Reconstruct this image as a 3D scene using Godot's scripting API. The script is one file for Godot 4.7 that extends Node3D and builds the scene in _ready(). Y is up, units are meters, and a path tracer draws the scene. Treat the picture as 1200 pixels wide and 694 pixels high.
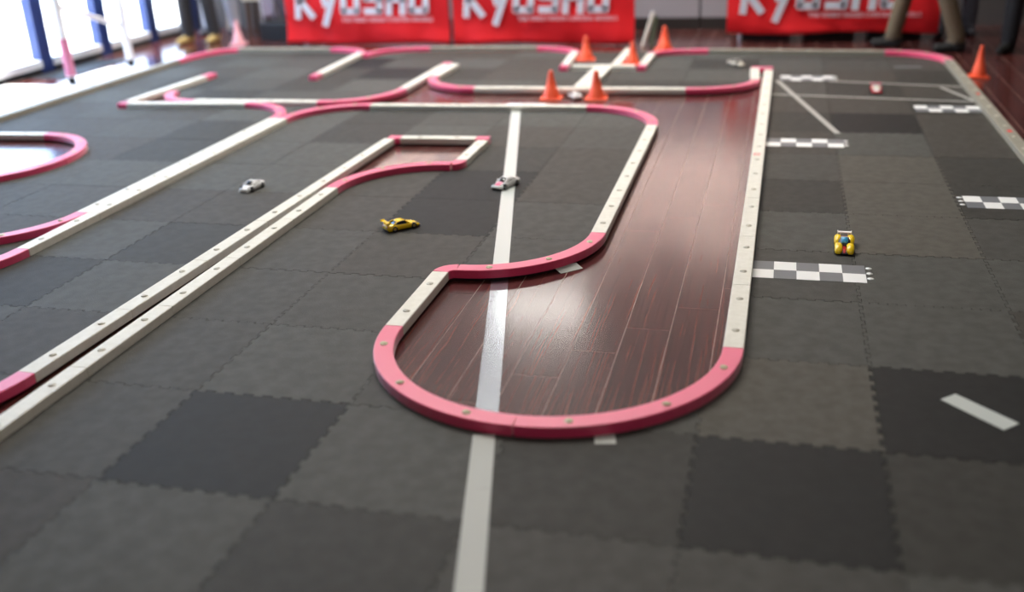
extends Node3D
# A model car race track of interlocking foam mats and kerbs on a dark laminate floor.
# 1 unit = 1 m, the top of the mats is y = 0, the laminate lies 12 mm lower, the mats are 0.5 m squares.

const LAM := -0.012          # top of the laminate
const KW := 0.032             # half the width of a kerb
const KH := 0.033            # height of a kerb
var M := {}
var taken := {}
var rng := RandomNumberGenerator.new()

# ---------------------------------------------------------------- helpers
func numbered(called: String) -> String:
	var n: int = taken.get(called, -1) + 1
	taken[called] = n
	return called if n == 0 else "%s_%03d" % [called, n]

func tag(o: Node, label: String, category: String, group := "") -> Node:
	o.set_meta("label", label)
	o.set_meta("category", category)
	if group != "":
		o.set_meta("group", group)
	return o

func thing(called: String, label: String, category: String, at := Vector3.ZERO, turn := 0.0, group := "") -> Node3D:
	var o := Node3D.new()
	o.name = numbered(called)
	add_child(o)
	o.position = at
	o.rotation.y = turn
	tag(o, label, category, group)
	return o

func put(called: String, mesh: Mesh, m: Material, parent: Node = null, at := Vector3.ZERO, rot := Vector3.ZERO) -> MeshInstance3D:
	var o := MeshInstance3D.new()
	o.mesh = mesh
	o.material_override = m
	o.position = at
	o.rotation = rot
	if parent == null:
		o.name = numbered(called)
		add_child(o)
	else:
		o.name = called
		parent.add_child(o, true)
	return o

func structure(called: String, mesh: Mesh, m: Material, at := Vector3.ZERO) -> MeshInstance3D:
	var o := put(called, mesh, m, null, at)
	o.set_meta("kind", "structure")
	return o

func std(c: Color, rough := 0.6, metal := 0.0, spec := 0.5) -> StandardMaterial3D:
	var m := StandardMaterial3D.new()
	m.albedo_color = c
	m.roughness = rough
	m.metallic = metal
	m.metallic_specular = spec
	return m

func rgb8(r: float, g: float, b: float) -> Color:
	return Color(r / 255.0, g / 255.0, b / 255.0)

func st_new(flat := true) -> SurfaceTool:
	var st := SurfaceTool.new()
	st.begin(Mesh.PRIMITIVE_TRIANGLES)
	st.set_smooth_group(-1 if flat else 0)
	return st

func tri(st: SurfaceTool, a: Vector3, b: Vector3, c: Vector3) -> void:
	# given counter-clockwise as seen from outside
	st.add_vertex(a)
	st.add_vertex(c)
	st.add_vertex(b)

func quad(st: SurfaceTool, a: Vector3, b: Vector3, c: Vector3, d: Vector3) -> void:
	tri(st, a, b, c)
	tri(st, a, c, d)

func done(st: SurfaceTool) -> ArrayMesh:
	st.generate_normals()
	return st.commit()

func add_box(st: SurfaceTool, lo: Vector3, hi: Vector3) -> void:
	var p := []
	for k in 8:
		p.append(Vector3(hi.x if k & 1 else lo.x, hi.y if k & 2 else lo.y, hi.z if k & 4 else lo.z))
	quad(st, p[2], p[6], p[7], p[3])
	quad(st, p[0], p[1], p[5], p[4])
	quad(st, p[4], p[5], p[7], p[6])
	quad(st, p[1], p[0], p[2], p[3])
	quad(st, p[5], p[1], p[3], p[7])
	quad(st, p[0], p[4], p[6], p[2])

func box(lo: Vector3, hi: Vector3) -> ArrayMesh:
	var st := st_new()
	add_box(st, lo, hi)
	return done(st)

func chamfer_box(w: float, h: float, d: float, b: float) -> ArrayMesh:
	# centred on x and z, standing on y = 0, with its upper edges bevelled
	var st := st_new()
	var x := w / 2
	var z := d / 2
	var r := [[x, 0.0, z], [x, h - b, z], [x - b, h, z - b]]
	for k in 2:
		var l = r[k]
		var u = r[k + 1]
		quad(st, Vector3(-l[0], l[1], l[2]), Vector3(l[0], l[1], l[2]), Vector3(u[0], u[1], u[2]), Vector3(-u[0], u[1], u[2]))
		quad(st, Vector3(l[0], l[1], l[2]), Vector3(l[0], l[1], -l[2]), Vector3(u[0], u[1], -u[2]), Vector3(u[0], u[1], u[2]))
		quad(st, Vector3(l[0], l[1], -l[2]), Vector3(-l[0], l[1], -l[2]), Vector3(-u[0], u[1], -u[2]), Vector3(u[0], u[1], -u[2]))
		quad(st, Vector3(-l[0], l[1], -l[2]), Vector3(-l[0], l[1], l[2]), Vector3(-u[0], u[1], u[2]), Vector3(-u[0], u[1], -u[2]))
	var t = r[2]
	quad(st, Vector3(-t[0], h, t[2]), Vector3(t[0], h, t[2]), Vector3(t[0], h, -t[2]), Vector3(-t[0], h, -t[2]))
	quad(st, Vector3(-x, 0, -z), Vector3(x, 0, -z), Vector3(x, 0, z), Vector3(-x, 0, z))
	return done(st)

func add_prism(st: SurfaceTool, poly: PackedVector2Array, y0: float, y1: float) -> void:
	# poly in (x, z)
	var p := poly
	if Geometry2D.is_polygon_clockwise(p):
		p = p.duplicate()
		p.reverse()
	var t := Geometry2D.triangulate_polygon(p)
	for k in range(0, t.size(), 3):
		var a := p[t[k]]
		var b := p[t[k + 1]]
		var c := p[t[k + 2]]
		if (b - a).cross(c - a) > 0.0:
			var s := b
			b = c
			c = s
		tri(st, Vector3(a.x, y1, a.y), Vector3(b.x, y1, b.y), Vector3(c.x, y1, c.y))
		tri(st, Vector3(a.x, y0, a.y), Vector3(c.x, y0, c.y), Vector3(b.x, y0, b.y))
	# the outline, outward whichever way it runs
	var area := 0.0
	for k in p.size():
		area += p[k].cross(p[(k + 1) % p.size()])
	for k in p.size():
		var a := p[k]
		var b := p[(k + 1) % p.size()]
		if area < 0.0:
			quad(st, Vector3(a.x, y0, a.y), Vector3(b.x, y0, b.y), Vector3(b.x, y1, b.y), Vector3(a.x, y1, a.y))
		else:
			quad(st, Vector3(b.x, y0, b.y), Vector3(a.x, y0, a.y), Vector3(a.x, y1, a.y), Vector3(b.x, y1, b.y))

func add_lathe(st: SurfaceTool, prof: Array, n := 20, c := Vector3.ZERO, axis := 1) -> void:
	# prof: [radius, height] from bottom to top along the axis (1 = y, 2 = z, 0 = x)
	for k in n:
		var a0 := TAU * k / n
		var a1 := TAU * (k + 1) / n
		for i in prof.size() - 1:
			var q := []
			for e in [[a0, prof[i]], [a1, prof[i]], [a1, prof[i + 1]], [a0, prof[i + 1]]]:
				var r: float = e[1][0]
				var h: float = e[1][1]
				var v := Vector3(r * cos(e[0]), h, -r * sin(e[0]))
				if axis == 2:
					v = Vector3(v.x, -v.z, v.y)
				elif axis == 0:
					v = Vector3(v.y, -v.x, v.z)
				q.append(c + v)
			if prof[i][0] > 0.0:
				tri(st, q[0], q[1], q[2])
			if prof[i + 1][0] > 0.0:
				tri(st, q[0], q[2], q[3])

func lathe(prof: Array, n := 20, axis := 1) -> ArrayMesh:
	var st := st_new(false)
	add_lathe(st, prof, n, Vector3.ZERO, axis)
	return done(st)

func add_bar(st: SurfaceTool, a: Vector3, b: Vector3, r0: float, r1: float, n := 10) -> void:
	var d := (b - a).normalized()
	var u := d.cross(Vector3.UP if absf(d.y) < 0.9 else Vector3.RIGHT).normalized()
	var v := d.cross(u)
	for k in n:
		var a0 := TAU * k / n
		var a1 := TAU * (k + 1) / n
		var e0 := u * cos(a0) + v * sin(a0)
		var e1 := u * cos(a1) + v * sin(a1)
		quad(st, a + e0 * r0, a + e1 * r0, b + e1 * r1, b + e0 * r1)
		tri(st, b, b + e0 * r1, b + e1 * r1)
		tri(st, a, a + e1 * r0, a + e0 * r0)

func bar(a: Vector3, b: Vector3, r0: float, r1: float, n := 10) -> ArrayMesh:
	var st := st_new()
	add_bar(st, a, b, r0, r1, n)
	return done(st)

func quarter(p0: Vector2, p1: Vector2, c: Vector2, n := 18) -> PackedVector2Array:
	var out := PackedVector2Array()
	for k in n + 1:
		var a := PI / 2 * k / n
		out.append(c + (p0 - c) * cos(a) + (p1 - c) * sin(a))
	return out

# ---------------------------------------------------------------- materials
func noise_tex(freq: float, octaves: int, dark: Color, light: Color, size := 512, kind := FastNoiseLite.TYPE_SIMPLEX_SMOOTH, seeded := 1) -> NoiseTexture2D:
	var n := FastNoiseLite.new()
	n.seed = seeded
	n.noise_type = kind
	n.frequency = freq
	n.fractal_octaves = octaves
	var g := Gradient.new()
	g.set_color(0, dark)
	g.set_color(1, light)
	var t := NoiseTexture2D.new()
	t.width = size
	t.height = size
	t.seamless = true
	t.noise = n
	t.color_ramp = g
	return t

func noise_bump(freq: float, octaves: int, strength: float, size := 512, seeded := 5) -> NoiseTexture2D:
	var n := FastNoiseLite.new()
	n.seed = seeded
	n.noise_type = FastNoiseLite.TYPE_SIMPLEX_SMOOTH
	n.frequency = freq
	n.fractal_octaves = octaves
	var t := NoiseTexture2D.new()
	t.width = size
	t.height = size
	t.seamless = true
	t.as_normal_map = true
	t.bump_strength = strength
	t.noise = n
	return t

func wood_image() -> ImageTexture:
	# dark reddish grain running along v
	var w := 512
	var h := 768
	var im := Image.create(w, h, false, Image.FORMAT_RGB8)
	var a := FastNoiseLite.new()
	a.seed = 11
	a.frequency = 0.03
	a.fractal_octaves = 4
	var b := FastNoiseLite.new()
	b.seed = 23
	b.frequency = 0.012
	b.fractal_octaves = 3
	for y in h:
		for x in w:
			var wob := b.get_noise_2d(x * 0.8, y * 0.2) * 14.0
			var g := a.get_noise_2d((x + wob) * 3.0, y * 0.06)
			var f := a.get_noise_2d((x + wob * 0.4) * 11.0 + 700.0, y * 0.14 + 90.0)
			var t := clampf(0.44 + g * 0.7 + f * 0.4, 0.0, 1.0)
			var c := rgb8(52, 24, 25).lerp(rgb8(116, 62, 54), t)
			c = c.lerp(rgb8(138, 82, 64), clampf((t - 0.75) * 2.0, 0.0, 1.0))
			im.set_pixel(x, y, c)
	im.generate_mipmaps()
	return ImageTexture.create_from_image(im)

func make_materials() -> void:
	# foam mats: charcoal grey EVA, sheets from different batches
	var grain := noise_tex(0.02, 5, rgb8(214, 213, 210), rgb8(255, 255, 255), 512, FastNoiseLite.TYPE_SIMPLEX_SMOOTH, 3)
	var fine := noise_bump(0.25, 3, 1.6)
	var k := 0
	for c in [rgb8(85, 85, 81), rgb8(79, 78, 74), rgb8(75, 72, 67), rgb8(64, 63, 59), rgb8(40, 40, 39), rgb8(93, 90, 83)]:
		var m := std(c, 0.66, 0.0, 0.34)
		m.albedo_texture = grain
		m.normal_enabled = true
		m.normal_texture = fine
		m.normal_scale = 0.5
		m.uv1_triplanar = true
		m.uv1_world_triplanar = true
		m.uv1_scale = Vector3.ONE * (1.3 + 0.05 * k)
		m.uv1_offset = Vector3(0.17 * k, 0.31 * k, 0.57 * k)
		M["foam%d" % k] = m
		k += 1
	# laminate planks
	var wood := std(Color.WHITE, 0.2, 0.0, 0.5)
	wood.albedo_texture = wood_image()
	wood.normal_enabled = true
	wood.normal_texture = noise_bump(0.012, 2, 1.2, 512, 9)
	wood.normal_scale = 0.04
	wood.clearcoat_enabled = true
	wood.clearcoat = 0.4
	wood.clearcoat_roughness = 0.14
	M.wood = wood
	M.joint = std(rgb8(168, 148, 140), 0.6)
	# kerbs
	var grey := std(rgb8(238, 235, 223), 0.5, 0.0, 0.5)
	grey.albedo_texture = noise_tex(0.03, 4, rgb8(242, 241, 238), rgb8(255, 255, 255), 256, FastNoiseLite.TYPE_SIMPLEX_SMOOTH, 8)
	grey.uv1_triplanar = true
	grey.uv1_world_triplanar = true
	grey.uv1_scale = Vector3.ONE * 3.0
	M.kerb_grey = grey
	var border: StandardMaterial3D = grey.duplicate()
	border.albedo_color = rgb8(156, 152, 138)
	M.kerb_border = border
	var pink := std(rgb8(244, 52, 112), 0.42, 0.0, 0.8)
	pink.rim_enabled = true
	pink.rim = 1.0
	pink.rim_tint = 0.0
	M.kerb_pink = pink
	M.peg_grey = std(rgb8(206, 201, 186), 0.45)
	M.peg_pale = std(rgb8(205, 196, 160), 0.4)
	M.red_ink = std(rgb8(226, 60, 60), 0.6)
	# tapes
	M.tape = std(rgb8(208, 213, 208), 0.3, 0.0, 0.6)
	M.tape_silver = std(rgb8(196, 204, 212), 0.2, 0.95, 0.6)
	M.tape_dull = std(rgb8(180, 182, 176), 0.55)
	M.tape_thin = std(rgb8(168, 166, 160), 0.55)
	M.check_white = std(rgb8(244, 244, 242), 0.5)
	M.check_grey = std(rgb8(112, 114, 118), 0.5)
	M.paper = std(rgb8(240, 241, 242), 0.6)
	# plastics and paints
	M.yellow = std(rgb8(255, 214, 20), 0.25, 0.0, 0.6)
	M.white = std(rgb8(242, 242, 240), 0.25, 0.0, 0.6)
	M.black = std(rgb8(18, 18, 20), 0.4)
	M.tyre = std(rgb8(22, 22, 23), 0.75)
	M.hub = std(rgb8(150, 150, 152), 0.35, 0.7)
	M.glass_dark = std(rgb8(26, 28, 34), 0.1, 0.0, 0.7)
	M.blue = std(rgb8(60, 160, 215), 0.2, 0.0, 0.6)
	M.red_paint = std(rgb8(205, 40, 55), 0.3, 0.0, 0.6)
	M.pink_paint = std(rgb8(250, 110, 150), 0.3, 0.0, 0.6)
	M.beige = std(rgb8(214, 206, 190), 0.35)
	M.orange = std(rgb8(252, 96, 58), 0.42)
	M.pale_pink = std(rgb8(236, 170, 176), 0.5)
	M.brown = std(rgb8(84, 58, 44), 0.7)
	M.red_cloth = std(rgb8(232, 14, 26), 0.75)
	M.letter = std(rgb8(228, 226, 236), 0.7)
	M.small_letter = std(rgb8(240, 196, 204), 0.7)
	M.wall_white = std(rgb8(232, 231, 228), 0.85)
	M.wall_grey = std(rgb8(96, 92, 92), 0.85)
	M.wall_dark = std(rgb8(74, 66, 62), 0.85)
	M.panel_grey = std(rgb8(168, 167, 176), 0.55)
	M.base_dark = std(rgb8(46, 42, 42), 0.6)
	M.frame_blue = std(rgb8(20, 46, 102), 0.45)
	M.frame_light = std(rgb8(212, 216, 220), 0.4)
	M.steel = std(rgb8(190, 190, 196), 0.35, 0.6)
	M.white_paint = std(rgb8(232, 230, 232), 0.4)
	M.dark_box = std(rgb8(20, 22, 28), 0.6)
	M.pavement = std(rgb8(214, 214, 210), 0.9)
	M.hedge = std(rgb8(120, 160, 110), 0.9)
	M.ceiling = std(rgb8(120, 116, 112), 0.9)
	var pane := std(Color(0.8, 0.92, 1.0, 0.06), 0.0)
	pane.transparency = BaseMaterial3D.TRANSPARENCY_ALPHA
	M.pane_blue = pane
	var pane2 := std(Color(0.62, 0.53, 0.5, 0.52), 0.0)
	pane2.transparency = BaseMaterial3D.TRANSPARENCY_ALPHA
	M.pane_grey = pane2

# ---------------------------------------------------------------- ready
func _ready() -> void:
	rng.seed = 20240
	# --- camera
	var cam := Camera3D.new()
	cam.name = "camera"
	add_child(cam)
	cam.position = Vector3(1.6579, 1.4116, 2.4349)
	cam.rotation_degrees = Vector3(-22.388, 15.043, -2.415)
	cam.fov = 32.253
	cam.near = 0.05
	cam.far = 200.0
	var lens := CameraAttributesPhysical.new()
	lens.frustum_focal_length = 41.5
	lens.exposure_aperture = 1.05
	lens.frustum_focus_distance = 3.9
	lens.frustum_near = 0.05
	lens.frustum_far = 200.0
	cam.attributes = lens
	cam.current = true
	# --- sky, sun, exposure
	var env := Environment.new()
	env.background_mode = Environment.BG_SKY
	var sky := Sky.new()
	var sm := ProceduralSkyMaterial.new()
	sm.sky_top_color = Color(0.62, 0.8, 1.0)
	sm.sky_horizon_color = Color(0.93, 0.97, 1.0)
	sm.sky_curve = 0.12
	sm.ground_bottom_color = Color(0.6, 0.6, 0.6)
	sm.ground_horizon_color = Color(0.85, 0.87, 0.9)
	sm.energy_multiplier = 7.5
	sky.sky_material = sm
	env.sky = sky
	env.tonemap_mode = Environment.TONE_MAPPER_LINEAR
	env.tonemap_exposure = 0.98
	env.sdfgi_enabled = true
	env.ssao_enabled = true
	env.ssil_enabled = true
	var we := WorldEnvironment.new()
	we.name = "world_environment"
	we.environment = env
	add_child(we)
	var sun := DirectionalLight3D.new()
	sun.name = "sun"
	sun.light_energy = 13.0
	sun.light_color = Color(1.0, 0.97, 0.92)
	sun.light_angular_distance = 0.6
	sun.shadow_enabled = true
	add_child(sun)
	sun.look_at_from_position(Vector3.ZERO, Vector3(0.24, -1.0, -0.75), Vector3.UP)
	make_materials()
	build_room()
	build_mats()
	build_kerbs()
	build_tapes()
	build_cars()
	build_cones()
	build_back()
	build_left_side()
	build_people()

# ---------------------------------------------------------------- the room
const X0 := -4.45
const X1 := 5.6
const Z0 := -7.75
const Z1 := 5.0
const TOP := 6.2

func build_room() -> void:
	var floor_slab := structure("floor", box(Vector3(X0, -0.2, Z0), Vector3(X1, LAM - 0.0005, Z1)), M.joint)
	# planks where the laminate shows; eight meshes with different stretches of grain
	var pw := 0.148
	var pl := 1.2
	var variants := []
	for v in 8:
		var st := SurfaceTool.new()
		st.begin(Mesh.PRIMITIVE_TRIANGLES)
		st.set_smooth_group(-1)
		var ou := rng.randf()
		var ov := rng.randf()
		var hw := pw / 2 - 0.0007
		var hl := pl / 2 - 0.0007
		var b := 0.0003
		var top := [Vector3(-hw + b, 0, -hl + b), Vector3(hw - b, 0, -hl + b), Vector3(hw - b, 0, hl - b), Vector3(-hw + b, 0, hl - b)]
		var low := [Vector3(-hw, -0.004, -hl), Vector3(hw, -0.004, -hl), Vector3(hw, -0.004, hl), Vector3(-hw, -0.004, hl)]
		var faces := [[top[0], top[3], top[2], top[1]]]
		for k in 4:
			faces.append([low[(k + 1) % 4], low[k], top[k], top[(k + 1) % 4]])
		for f in faces:
			for q in [0, 2, 1, 0, 3, 2]:
				st.set_uv(Vector2(f[q].x / 0.6 + ou, f[q].z / 1.9 + ov))
				st.add_vertex(f[q])
		st.generate_normals()
		st.generate_tangents()
		variants.append(st.commit())
	var shown := []
	for r in [Rect2(0.4, -5.45, 1.2, 5.6), Rect2(-1.3, -4.75, 1.8, 0.9), Rect2(-0.6, -3.15, 0.7, 1.2), Rect2(-0.62, -2.0, 0.2, 2.6), Rect2(-3.3, -3.0, 1.1, 1.2), Rect2(-2.85, -4.4, 0.5, 0.5), Rect2(-4.45, -7.75, 0.95, 5.4), Rect2(-3.6, -7.75, 8.4, 1.45), Rect2(2.75, -6.4, 2.1, 4.6)]:
		shown.append(r)
	var col0 := int(floor((X0 - 0.026) / pw))
	for c in range(col0, int(ceil(4.9 / pw))):
		var x := 0.026 + pw * c            # left edge of the column
		var shift := fposmod(-0.69 + 0.2 * (8 - c), pl)
		for r in range(-8, 2):
			var z0 := shift + r * pl
			var cell := Rect2(x, z0, pw, pl)
			if z0 + pl < Z0 + 0.05 or x < X0:
				continue
			var seen := false
			for s in shown:
				if s.intersects(cell):
					seen = true
			if seen:
				var from := maxf(z0, Z0)
				var o := put("plank", variants[rng.randi() % 8], M.wood, floor_slab, Vector3(x + pw / 2, LAM, (from + z0 + pl) / 2))
				o.scale.z = (z0 + pl - from) / pl
	structure("ceiling", box(Vector3(X0 - 0.2, TOP, Z0 - 0.2), Vector3(X1 + 0.2, TOP + 0.2, Z1 + 0.2)), M.ceiling)
	# the back wall: solid up to 1.15 m, then a band of windows under a lintel
	var wb := st_new()
	add_box(wb, Vector3(X0 - 0.2, -0.2, Z0 - 0.2), Vector3(X1 + 0.2, 1.15, Z0))
	add_box(wb, Vector3(X0 - 0.2, 2.45, Z0 - 0.2), Vector3(X1 + 0.2, TOP, Z0))
	add_box(wb, Vector3(X0 - 0.2, 1.15, Z0 - 0.2), Vector3(-3.4, 2.45, Z0))
	add_box(wb, Vector3(3.0, 1.15, Z0 - 0.2), Vector3(X1 + 0.2, 2.45, Z0))
	structure("wall_back", done(wb), M.wall_grey)
	for k in 4:
		var bx := -3.4 + 1.6 * k
		var bw := structure("window_%d" % (k + 11), box(Vector3(bx + 0.04, 1.19, Z0 - 0.105), Vector3(bx + 1.56, 2.41, Z0 - 0.1)), M.pane_grey)
		var fr := st_new()
		add_box(fr, Vector3(bx, 1.15, Z0 - 0.13), Vector3(bx + 0.04, 2.45, Z0 - 0.06))
		add_box(fr, Vector3(bx + 1.56, 1.15, Z0 - 0.13), Vector3(bx + 1.6, 2.45, Z0 - 0.06))
		add_box(fr, Vector3(bx + 0.04, 1.15, Z0 - 0.13), Vector3(bx + 1.56, 1.19, Z0 - 0.06))
		add_box(fr, Vector3(bx + 0.04, 2.41, Z0 - 0.13), Vector3(bx + 1.56, 2.45, Z0 - 0.06))
		put("window_frame", done(fr), M.frame_light, bw)
	structure("wall_right", box(Vector3(X1, -0.2, Z0), Vector3(X1 + 0.2, TOP, Z1)), M.wall_dark)
	structure("wall_front", box(Vector3(X0 - 0.2, -0.2, Z1), Vector3(X1 + 0.2, TOP, Z1 + 0.2)), M.wall_dark)
	# the glazed side: lintel above, posts and panes below
	var wl := st_new()
	add_box(wl, Vector3(X0 - 0.2, 3.2, Z0), Vector3(X0, TOP, -2.3))
	add_box(wl, Vector3(X0 - 0.2, -0.2, -2.3), Vector3(X0, TOP, Z1))  # solid stretch added to keep window light off the near faces
	structure("wall_left", done(wl), M.wall_grey)
	var zs := [Z0 + 0.1, -6.85, -6.05, -5.2, -3.2, -2.3]
	for k in zs.size():
		var d := 0.075
		put("mullion", box(Vector3(X0 - 0.07, LAM, zs[k] - d), Vector3(X0 + 0.02, 3.2, zs[k] + d)), M.frame_blue).set_meta("kind", "structure")
	for k in zs.size() - 1:
		var w := structure("window_%d" % (k + 1), box(Vector3(X0 - 0.07, 0.1, zs[k] + 0.075), Vector3(X0 - 0.064, 3.2, zs[k + 1] - 0.075)), M.pane_blue)
		put("bottom_rail", box(Vector3(X0 - 0.11, 0.04, zs[k] + 0.075), Vector3(X0 + 0.03, 0.1, zs[k + 1] - 0.075)), M.frame_light, w)
		put("kick_plate", box(Vector3(X0 - 0.09, -0.2, zs[k] + 0.075), Vector3(X0, 0.04, zs[k + 1] - 0.075)), M.dark_box, w)
	# outside
	structure("floor_outside", box(Vector3(-40, -0.4, -40), Vector3(X0 - 0.2, -0.16, 30)), M.pavement)
	# added unseen building that puts a warm reflection into the wooden floor
	var hs := thing("added_building", "cream building added outside the back windows for a warm floor reflection", "building", Vector3(1.0, -0.16, -17.0))
	put("wall", box(Vector3(-9.0, 0.0, -4.0), Vector3(9.0, 9.0, 0.0)), std(rgb8(226, 198, 184), 0.9), hs)
	for k in 6:
		put("window", box(Vector3(-7.9 + 2.8 * k, 5.6, -0.02), Vector3(-6.5 + 2.8 * k, 7.2, 0.04)), M.glass_dark, hs)
	put("roof", chamfer_box(18.6, 0.3, 4.6, 0.05), M.base_dark, hs, Vector3(0, 9.0, -2.0))
	structure("ground_outside", box(Vector3(X0 - 0.2, -0.4, -40), Vector3(30, -0.16, Z0 - 0.2)), M.pavement)
	# ceiling lamps: long panels, each a glowing diffuser with an area light just under it
	var spots := [[-3.2, -6.3, 13.0, "high ceiling lamp at the back left by the windows"], [-1.2, -6.3, 11.0, "high ceiling lamp over the leftmost banner"], [0.9, -6.3, 10.0, "high ceiling lamp over the grey panels at the back"], [-3.2, -4.2, 14.0, "high ceiling lamp over the far left corner"], [-1.2, -4.2, 9.0, "high ceiling lamp over the far centre spur"], [0.9, -4.2, 8.0, "high ceiling lamp over the far end of the wooden lane"], [2.4, 3.2, 5.5, "added fill lamp high behind the camera"]]  # the lamp behind the camera is added fill for the near faces
	for s in spots:
		lamp(Vector3(s[0], TOP - 0.28, s[1]), s[2], s[3], 1.8, 0.6)
	lamp(Vector3(-0.62, 2.82, -7.25), 1.6, "low lamp hanging at the back wall above the middle banner", 0.9, 0.3)

func lamp(at: Vector3, power: float, where: String, w: float, d: float) -> void:
	var t := thing("ceiling_lamp", where, "lamp", at, 0.0, "ceiling lamps above the track")
	put("housing", chamfer_box(w + 0.04, 0.06, d + 0.04, 0.01), M.white_paint, t, Vector3(0, 0.02, 0))
	var glow := std(Color.WHITE, 0.6)
	glow.emission_enabled = true
	glow.emission = Color(1.0, 0.98, 0.95)
	glow.emission_energy_multiplier = 5.0
	put("diffuser", box(Vector3(-w / 2, 0, -d / 2), Vector3(w / 2, 0.02, d / 2)), glow, t)
	for sx in [-0.4, 0.4]:
		put("hanger", bar(Vector3(sx * w, 0.08, 0), Vector3(sx * w, TOP - at.y, 0), 0.006, 0.006, 6), M.steel, t)
	var l := AreaLight3D.new()
	l.name = "light"
	l.area_size = Vector2(w, d)
	l.area_normalize_energy = true
	l.light_energy = power
	l.light_color = Color(1.0, 0.98, 0.95)
	l.area_range = 30.0
	l.area_attenuation = 2.0
	l.shadow_enabled = true
	t.add_child(l)
	l.position = Vector3(0, -0.01, 0)
	l.rotation = Vector3(-PI / 2, 0, 0)

# ---------------------------------------------------------------- foam mats
func warp(p: Vector2) -> Vector2:
	# the laid mats drift a little off the perfect half-metre grid
	var x := p.x
	var z := p.y
	var far := clampf((-z - 3.0) / 3.5, 0.0, 1.0)
	return Vector2(x - 0.075 * clampf((x - 1.5) / 1.5, 0.0, 1.0), z + 0.16 * far * far)

func seam(a: Vector2, b: Vector2, straight: bool, flip: float) -> PackedVector2Array:
	# from a to b, b left out; eight teeth to a side
	var out := PackedVector2Array([a])
	if straight:
		return out
	var d := b - a
	var n := Vector2(-d.y, d.x).normalized() * 0.0058 * flip
	for h in 16:
		var s := 1.0 if h % 2 == 0 else -1.0
		out.append(a + d * ((h + (0.12 if h == 0 else -0.06)) / 16.0) + n * s)
		out.append(a + d * ((h + (0.88 if h == 15 else 1.06)) / 16.0) + n * s)
	return out

var holes: Array[PackedVector2Array] = []

func append_all(p: PackedVector2Array, q: PackedVector2Array) -> void:
	for v in q:
		p.append(v)

func make_holes() -> void:
	# where no mat lies and the laminate shows; the edges run underneath the kerbs
	var p := PackedVector2Array([Vector2(1.556, -5.279), Vector2(1.546, -0.497)])
	p.append_array(quarter(Vector2(1.546, -0.497), Vector2(1.015, 0.039), Vector2(1.015, -0.497)))
	p.append_array(quarter(Vector2(1.015, 0.039), Vector2(0.484, -0.487), Vector2(1.015, -0.487)))
	p.append_array(PackedVector2Array([Vector2(0.484, -1.013)]))
	p.append_array(quarter(Vector2(0.509, -1.027), Vector2(0.990, -1.519), Vector2(0.509, -1.519)))
	p.append_array(quarter(Vector2(0.975, -3.453), Vector2(0.489, -3.969), Vector2(0.489, -3.453)))
	p.append_array(PackedVector2Array([Vector2(-0.959, -3.914), Vector2(-1.177, -3.890), Vector2(-1.356, -3.969)]))
	p.append_array(quarter(Vector2(-1.376, -3.969), Vector2(-0.919, -4.445), Vector2(-1.376, -4.445)))
	p.append_array(PackedVector2Array([Vector2(-0.910, -5.338), Vector2(-0.860, -5.338)]))
	p.append_array(quarter(Vector2(-0.850, -4.931), Vector2(-0.414, -4.515), Vector2(-0.414, -4.931)))
	p.append_array(quarter(Vector2(1.055, -4.544), Vector2(1.491, -4.872), Vector2(1.055, -4.872)))
	p.append(Vector2(1.496, -5.279))
	holes.append(p)
	var q := PackedVector2Array([Vector2(-0.478, -3.036), Vector2(0.053, -3.056), Vector2(0.048, -2.511)])
	var bend := quarter(Vector2(-0.428, -2.015), Vector2(0.033, -2.511), Vector2(0.033, -2.015))
	bend.reverse()
	q.append_array(bend)
	q.append_array(PackedVector2Array([Vector2(-0.443, 0.515), Vector2(-0.567, 0.515), Vector2(-0.567, -0.001), Vector2(-0.538, -1.965)]))
	holes.append(q)
	var l := quarter(Vector2(-2.735, -2.907), Vector2(-2.249, -2.382), Vector2(-2.735, -2.382))
	l.append_array(quarter(Vector2(-2.249, -2.382), Vector2(-2.735, -1.856), Vector2(-2.735, -2.382)))
	l.append_array(PackedVector2Array([Vector2(-3.261, -1.856), Vector2(-3.261, -2.907)]))
	holes.append(l)
	var t := PackedVector2Array([Vector2(-2.765, -3.860), Vector2(-2.318, -3.909)])
	var tb := quarter(Vector2(-2.656, -4.296), Vector2(-2.308, -3.919), Vector2(-2.308, -4.296))
	tb.reverse()
	t.append_array(tb)
	t.append(Vector2(-2.735, -4.346))
	holes.append(t)

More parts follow.
